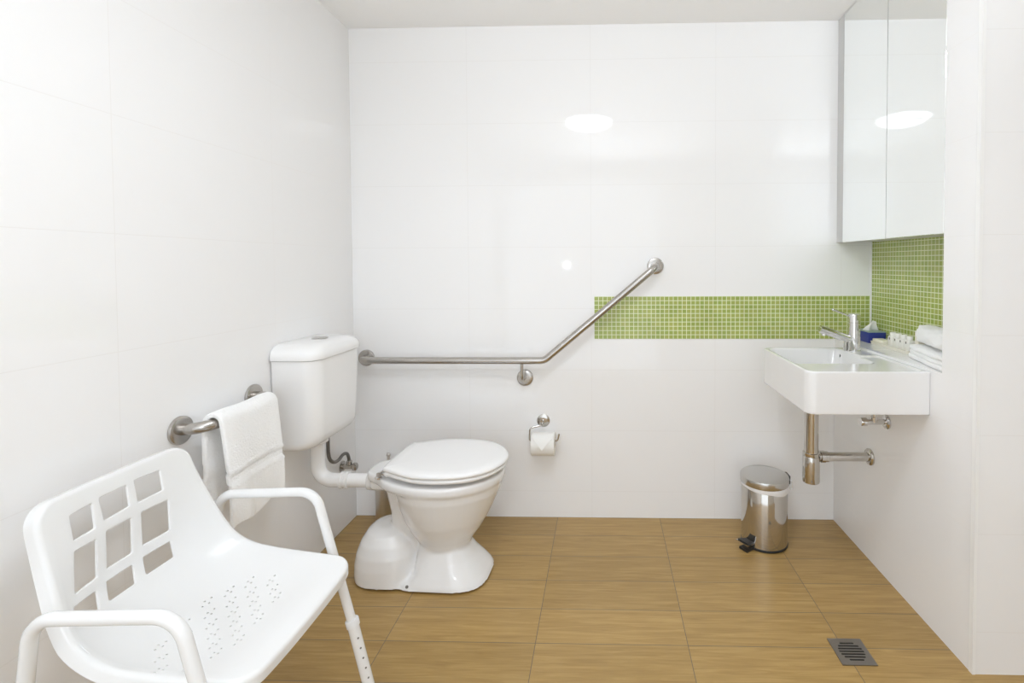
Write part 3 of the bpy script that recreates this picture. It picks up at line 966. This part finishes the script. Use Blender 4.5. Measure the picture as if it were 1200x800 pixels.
# ------------------------------------------------------------------ floor drain
DX, DY, DS = 1.9715, -0.7689, 0.1086
t = thing('floor_drain', 'square steel floor drain with a round slotted grate in the wood tiles', 'drain', (DX + DS / 2, DY - DS / 2, 0))
box_frame = B()
cx, cy = DX + DS / 2, DY - DS / 2
# plate with true slots cut through it
slots = []
for k in range(7):
    yy = (k - 3) * 0.0112
    half = math.sqrt(max(0.0415 ** 2 - yy ** 2, 0)) * 0.98 - 0.001
    slots.append([(cx + s * (half - 0.0024) + 0.0024 * cos(a), cy + yy + 0.0031 * sin(a)) for s, rng in ((1, range(-90, 91, 30)), (-1, range(90, 271, 30))) for a in [radians(d) for d in rng]])
def cdt_sheet(outline, holes, extra=()):
    """triangulate an outline with holes; returns (points, triangles)"""
    verts = [Vector(p) for p in outline]
    edges = [(i, (i + 1) % len(outline)) for i in range(len(outline))]
    for h in holes:
        o = len(verts)
        verts += [Vector(p) for p in h]
        edges += [(o + i, o + (i + 1) % len(h)) for i in range(len(h))]
    verts += [Vector(p) for p in extra]
    V, E, F, *_ = delaunay_2d_cdt(verts, edges, [], 0, 1e-6)
    def inside(p, poly):
        c = False
        j = len(poly) - 1
        for i in range(len(poly)):
            if (poly[i][1] > p[1]) != (poly[j][1] > p[1]) and p[0] < (poly[j][0] - poly[i][0]) * (p[1] - poly[i][1]) / (poly[j][1] - poly[i][1]) + poly[i][0]:
                c = not c
            j = i
        return c
    boxes = [(min(p[0] for p in h), max(p[0] for p in h), min(p[1] for p in h), max(p[1] for p in h)) for h in holes]
    tris = []
    for f in F:
        g = ((V[f[0]][0] + V[f[1]][0] + V[f[2]][0]) / 3, (V[f[0]][1] + V[f[1]][1] + V[f[2]][1]) / 3)
        if not inside(g, outline):
            continue
        bad = False
        for h, b in zip(holes, boxes):
            if b[0] <= g[0] <= b[1] and b[2] <= g[1] <= b[3] and inside(g, h):
                bad = True
                break
        if not bad:
            tris.append(tuple(f))
    return V, tris
def sheet_bm(V, tris, fn):
    bm = B()
    used = sorted({i for f in tris for i in f})
    mp = {i: bm.verts.new(fn(V[i])) for i in used}
    for f in tris:
        try:
            bm.faces.new([mp[i] for i in f])
        except ValueError:
            pass
    return bm
V, F = cdt_sheet([(DX, DY - DS), (DX + DS, DY - DS), (DX + DS, DY), (DX, DY)], slots)
bm = sheet_bm(V, F, lambda p: (p[0], p[1], 0.0022))
obj('grate', baked(bm, [('SOLIDIFY', dict(thickness=0.0018, offset=0))]), M_drain, t, smooth=False)
obj('sump', box(B(), cx - 0.045, cx + 0.045, cy - 0.045, cy + 0.045, 0.0003, 0.0008), M_hole, t, label='dark gap below the slots')

# ------------------------------------------------------------------ shower chair
t = thing('shower_chair', 'white plastic shower chair with arms and a grid back by the left wall', 'shower chair', (0.33, -1.29, 0))
SY = -1.288
PROF = [(.118, .757), (.130, .715), (.148, .665), (.170, .61), (.192, .56), (.222, .517), (.27, .488), (.33, .474), (.42, .464), (.50, .457), (.52, .455)]
PC = catmull([(x, 0, z) for x, z in PROF], 24)
PS = [0.0]
for a, b in zip(PC, PC[1:]):
    PS.append(PS[-1] + (b - a).length)
LEN = PS[-1]
PXs = [p.x for p in PC]
PZs = [p.z for p in PC]
HWv = [0, .06, .14, .25, .36, .50, .58]
HWw = [.171, .176, .184, .197, .203, .200, .197]
DV = [0, .05, .09, .13, .17, .21, .26, .32, .4, .48, .56, .6]
DD = [.008, .012, .020, .034, .050, .060, .058, .048, .040, .030, .012, .010]
def smooth_interp(v, X, Y):
    return (interp(v - .03, X, Y) + interp(v - .015, X, Y) + interp(v, X, Y) + interp(v + .015, X, Y) + interp(v + .03, X, Y)) / 5
def seat_pt(u, v):
    vv = min(max(v, 0), LEN)
    x, z = interp(vv, PS, PXs), interp(vv, PS, PZs)
    a0, a1 = max(vv - .004, 0), min(vv + .004, LEN)
    tx, tz = interp(a1, PS, PXs) - interp(a0, PS, PXs), interp(a1, PS, PZs) - interp(a0, PS, PZs)
    l = math.hypot(tx, tz)
    n = Vector((-tz / l, 0, tx / l))
    if v < 0 or v > LEN:
        x += tx / l * (v - vv)
        z += tz / l * (v - vv)
    hw = interp(vv, HWv, HWw)
    k = smooth_interp(vv, DV, DD) * (1 - min(1, abs(u) / hw) ** 2.5)
    return Vector((x, SY + u, z)) - n * k
def seat_nrm(u, v):
    h = 0.003
    du = seat_pt(u + h, v) - seat_pt(u - h, v)
    dv_ = seat_pt(u, v + h) - seat_pt(u, v - h)
    n = du.cross(dv_).normalized()
    return n if n.x + n.z > 0 else -n
# outline in (u, v): straight-ish sides following the half width, rounded corners
out = []
RT, RF = 0.040, 0.045
def hw(v):
    return interp(min(max(v, 0), LEN), HWv, HWw)
VT, VE = -0.009, LEN + 0.024     # top edge and front edge of the sheet
vs = [VT + RT + (VE - VT - RT - RF) * i / 40 for i in range(41)]
for v in vs:
    out.append((hw(v), v))
for k in range(1, 8):
    a = radians(90 * k / 8)
    out.append((hw(VE - RF) - RF + RF * cos(a), VE - RF + RF * sin(a)))
wF, wT = hw(VE - RF) - RF, hw(VT + RT) - RT
for i in range(0, 25):
    out.append((wF - 2 * wF * i / 24, VE))
for k in range(1, 8):
    a = radians(90 + 90 * k / 8)
    out.append((-wF + RF * cos(a), VE - RF + RF * sin(a)))
for v in vs[::-1]:
    out.append((-hw(v), v))
for k in range(1, 8):
    a = radians(180 + 90 * k / 8)
    out.append((-wT + RT * cos(a), VT + RT + RT * sin(a)))
for i in range(0, 25):
    out.append((-wT + 2 * wT * i / 24, VT))
for k in range(1, 8):
    a = radians(270 + 90 * k / 8)
    out.append((wT + RT * cos(a), VT + RT + RT * sin(a)))
# nine windows in the back
wins = []
QUADS = [[(-.118, .0285), (-.0703, .0245), (-.0757, .0757), (-.1216, .0778)], [(-.0532, .0212), (.0097, .0203), (.006, .067), (-.0522, .0708)],
         [(.029, .0175), (.0932, .0215), (.0903, .0692), (.0289, .0682)], [(-.1247, .1007), (-.0755, .0995), (-.0839, .1748), (-.145, .1775)],
         [(-.0511, .0951), (.0068, .0956), (.0025, .1701), (-.0581, .1707)], [(.0319, .0951), (.0987, .0986), (.0927, .1697), (.0297, .1683)],
         [(-.0633, .1951), (.0009, .1943), (-.0123, .2259), (-.0768, .2263)], [(.0261, .1933), (.0908, .1947), (.0837, .2252), (.0166, .2246)],
         [(-.1564, .1987), (-.0900, .198), (-.1045, .2281), (-.1700, .2225)]]
for Q in QUADS:
    g_ = Vector((sum(p[0] for p in Q) / 4, sum(p[1] for p in Q) / 4, 0))
    P4 = []
    for p in Q:
        d = Vector((p[0], p[1], 0)) - g_
        P4.append(g_ + Vector((d.x + math.copysign(0.0035, d.x), d.y + math.copysign(0.0035, d.y), 0)))
    mids = (P4[0] + P4[1]) / 2
    loop = fillet([mids, P4[1], P4[2], P4[3], P4[0], mids], 0.006, 3)[:-1]
    lp = []
    for a, b in zip(loop, loop[1:] + loop[:1]):
        m_ = max(1, int((b - a).length / 0.009))
        for q in range(m_):
            c = a + (b - a) * q / m_
            lp.append((c.x, c.y))
    wins.append(lp)
# drainage dots: six slanting columns of diamond shaped clusters
dots = []
for (n_, u0, v0, du_, dv0) in ((3, .1161, .4337, -.0276, .0257), (5, .1086, .3843, -.0297, .0267), (6, .077, .3585, -.031, .0275),
                              (6, .0377, .3381, -.0314, .028), (5, -.0327, .3427, -.034, .030), (3, -.104, .3504, -.040, .0345)):
    for k in range(n_):
        uu, vv = u0 + du_ * k, v0 + dv0 * k
        for ddu, ddv in ((0.015, -.001), (0.001, -0.0048), (-0.001, 0.0048), (-0.015, .001)):
            dots.append([(uu + ddu + 0.0026 * cos(radians(a)), vv + ddv + 0.0019 * sin(radians(a))) for a in range(0, 360, 45)])
extra = []
nu, nv = 34, 52
for i in range(1, nv):
    for j in range(1, nu):
        v = VT + (VE - VT) * i / nv
        h_ = hw(v) - 0.004
        u = -h_ + 2 * h_ * j / nu
        if v < VT + 0.037 and abs(u) > wT - 0.004 or v > VE - 0.042 and abs(u) > wF - 0.004:
            continue
        extra.append((u, v + 1e-5 * j))
V, F = cdt_sheet(out, wins + dots, extra)
bm = sheet_bm(V, F, lambda p: seat_pt(p[0], p[1]))
# rolled rims: quarter round then a skirt behind
def rim(bm, loop, r, hgt, sgn, segs=5):
    n = len(loop)
    base, tang, nor = [], [], []
    for k in range(n):
        u, v = loop[k]
        a, b = loop[k - 1], loop[(k + 1) % n]
        d = Vector((b[0] - a[0], b[1] - a[1])).normalized()
        o2 = Vector((d.y, -d.x)) * sgn
        p = seat_pt(u, v)
        nn = seat_nrm(u * 0.995, min(max(v, 0.003), LEN - 0.003))
        q = seat_pt(u + o2.x * 0.002, v + o2.y * 0.002) - p
        q = seat_pt(u, v) - seat_pt(u - o2.x * 0.002, v - o2.y * 0.002)
        q = (q - nn * q.dot(nn)).normalized()
        base.append(p); tang.append(q); nor.append(nn)
    rows = []
    for s in range(segs + 2):
        if s <= segs:
            a = pi / 2 * s / segs
            rows.append([bm.verts.new(base[k] + tang[k] * (r * sin(a)) - nor[k] * (r * (1 - cos(a)))) for k in range(n)])
        else:
            rows.append([bm.verts.new(base[k] + tang[k] * r - nor[k] * (r + hgt)) for k in range(n)])
    for a, b in zip(rows, rows[1:]):
        for k in range(n):
            bm.faces.new((a[k], a[(k + 1) % n], b[(k + 1) % n], b[k]))
area = sum(a[0] * b[1] - b[0] * a[1] for a, b in zip(out, out[1:] + out[:1]))
so = 1 if area > 0 else -1
rim(bm, out, 0.010, 0.016, so)
for w_ in wins:
    ar = sum(a[0] * b[1] - b[0] * a[1] for a, b in zip(w_, w_[1:] + w_[:1]))
    rim(bm, w_, 0.003, 0.0015, -1 if ar > 0 else 1, 3)
bmesh.ops.remove_doubles(bm, verts=bm.verts, dist=0.00015)
bmesh.ops.recalc_face_normals(bm, faces=bm.faces)
# make sure normals face the sitter, so that thickness goes behind
s_ = sum(f.normal.dot(Vector((0.6, 0, 0.8))) * f.calc_area() for f in bm.faces)
if s_ < 0:
    bmesh.ops.reverse_faces(bm, faces=bm.faces)
obj('seat', baked(bm, [('SOLIDIFY', dict(thickness=0.0032, offset=-1.0))]), M_chair, t, sharp=50)

# side frames: rear leg, arm and front leg in one bent tube, then adjustable lower legs
FR = 0.0122
def on(a, b, z):
    k = (z - a[1]) / (b[1] - a[1])
    return a[0] + (b[0] - a[0]) * k
FT, FB, RTp, RB = (0.452, 0.606), (0.600, 0.0), (0.158, 0.604), (0.095, 0.0)
shift = lambda p, d: (p[0] + d, p[1])
for y, sx in ((-1.052, -0.015), (-1.538, 0.022)):
    front_top, front_bot, rear_top, rear_bot = shift(FT, sx), shift(FB, sx), shift(RTp, sx), shift(RB, sx)
    pf = (on(front_top, front_bot, 0.20), y, 0.20)
    pr = (on(rear_top, rear_bot, 0.20), y, 0.20)
    obj('side_frame', tube(B(), fillet([pr, (0.168 + sx, y, 0.607), (0.442 + sx, y, 0.616), pf], [0.05, 0.055], 10), FR, 20), M_powder, t)
    for (tp, bt) in ((front_top, front_bot), (rear_top, rear_bot)):
        q = lambda z: Vector((on(tp, bt, z), y, z))
        lg = obj('leg', tube(B(), [q(0.255), q(0.018)], 0.0150, 20), M_powder, t)
        dirn = (q(0.25) - q(0.2)).normalized()
        obj('collar', lathe(B(), [(0.0150, 0), (0.0178, 0.001), (0.0178, 0.018), (0.0165, 0.020), (0.0125, 0.021)], q(0.235), dirn, 24), M_powder, lg)
        obj('rubber_tip', lathe(B(), [(0.020, 0), (0.020, 0.018), (0.0165, 0.034), (0.0152, 0.036)], q(0.0005), (0, 0, 1), 24), M_rubber, lg, label='grey rubber foot')
        if tp is front_top:
            side = Vector((dirn.z, 0, -dirn.x))
            for i in range(6):
                c = q(0.205 - 0.028 * i)
                o_ = (side * 0.75 + Vector((0, -0.66, 0))).normalized()
                obj('height_hole', disc(B(), c + o_ * 0.0142, o_, 0.0026, 0.0012, 0.0003, 12), M_mark, lg, label='small dark adjustment hole')
# cross bars under the seat
for (x, z, tp, bt) in ((0.478, 0.392, FT, FB), (0.255, 0.400, RTp, RB)):
    obj('cross_bar', tube(B(), fillet([(on(tp, bt, z) - 0.015, -1.052, z), (x, -1.10, z), (x, -1.49, z), (on(tp, bt, z) + 0.022, -1.538, z)], 0.03, 6), 0.010, 14), M_powder, t)

# ------------------------------------------------------------------ light, world, camera
po = bpy.data.lights.new('fill_opening_portal', 'AREA')  # portal over the added opening, where world light enters as fill
po.shape = 'RECTANGLE'
po.size, po.size_y = 1.8, 2.2
po.cycles.is_portal = True
pl = bpy.data.objects.new('fill_opening_portal', po)
pl.location = (1.0, YF - 0.06, 1.1)
pl.rotation_euler = (radians(90), 0, 0)
COL.objects.link(pl)
w = bpy.data.worlds.new('World')
SC.world = w
w.use_nodes = True
w.node_tree.nodes['Background'].inputs[0].default_value = (0.88, 0.94, 1.0, 1)
w.node_tree.nodes['Background'].inputs[1].default_value = 1.2

f, pxx, pyy = 576.03, 691.41, 324.20
yaw, pitch, roll = 0.0265, 0.0267, 0.0044
cam = bpy.data.cameras.new('camera')
cam.sensor_fit = 'HORIZONTAL'
cam.sensor_width = 36
cam.lens = f / 1200 * 36
cam.shift_x = (600 - pxx) / 1200
cam.shift_y = (pyy - 400) / 1200
cam.clip_start = 0.02
co = bpy.data.objects.new('camera', cam)
COL.objects.link(co)
fw = Vector((-sin(yaw) * cos(pitch), cos(yaw) * cos(pitch), -sin(pitch)))
rt = Vector((cos(yaw), sin(yaw), 0))
dn = fw.cross(rt)
rt2 = rt * cos(roll) + dn * sin(roll)
dn2 = dn * cos(roll) - rt * sin(roll)
M = Matrix((rt2, -dn2, -fw)).transposed().to_4x4()
M.translation = Vector((1.2329, -2.3891, 1.2495))
co.matrix_world = M
SC.camera = co

SC.view_settings.view_transform = 'Standard'
SC.view_settings.look = 'None'
SC.view_settings.gamma = 1
SC.view_settings.use_curve_mapping = False
SC.view_settings.exposure = 0.54
SC.cycles.max_bounces = 14
SC.cycles.diffuse_bounces = 10
SC.cycles.glossy_bounces = 8
SC.cycles.caustics_reflective = True
SC.cycles.blur_glossy = 0.3
SC.cycles.sample_clamp_indirect = 6.0
SC.cycles.caustics_refractive = False
SC.cycles.use_denoising = True
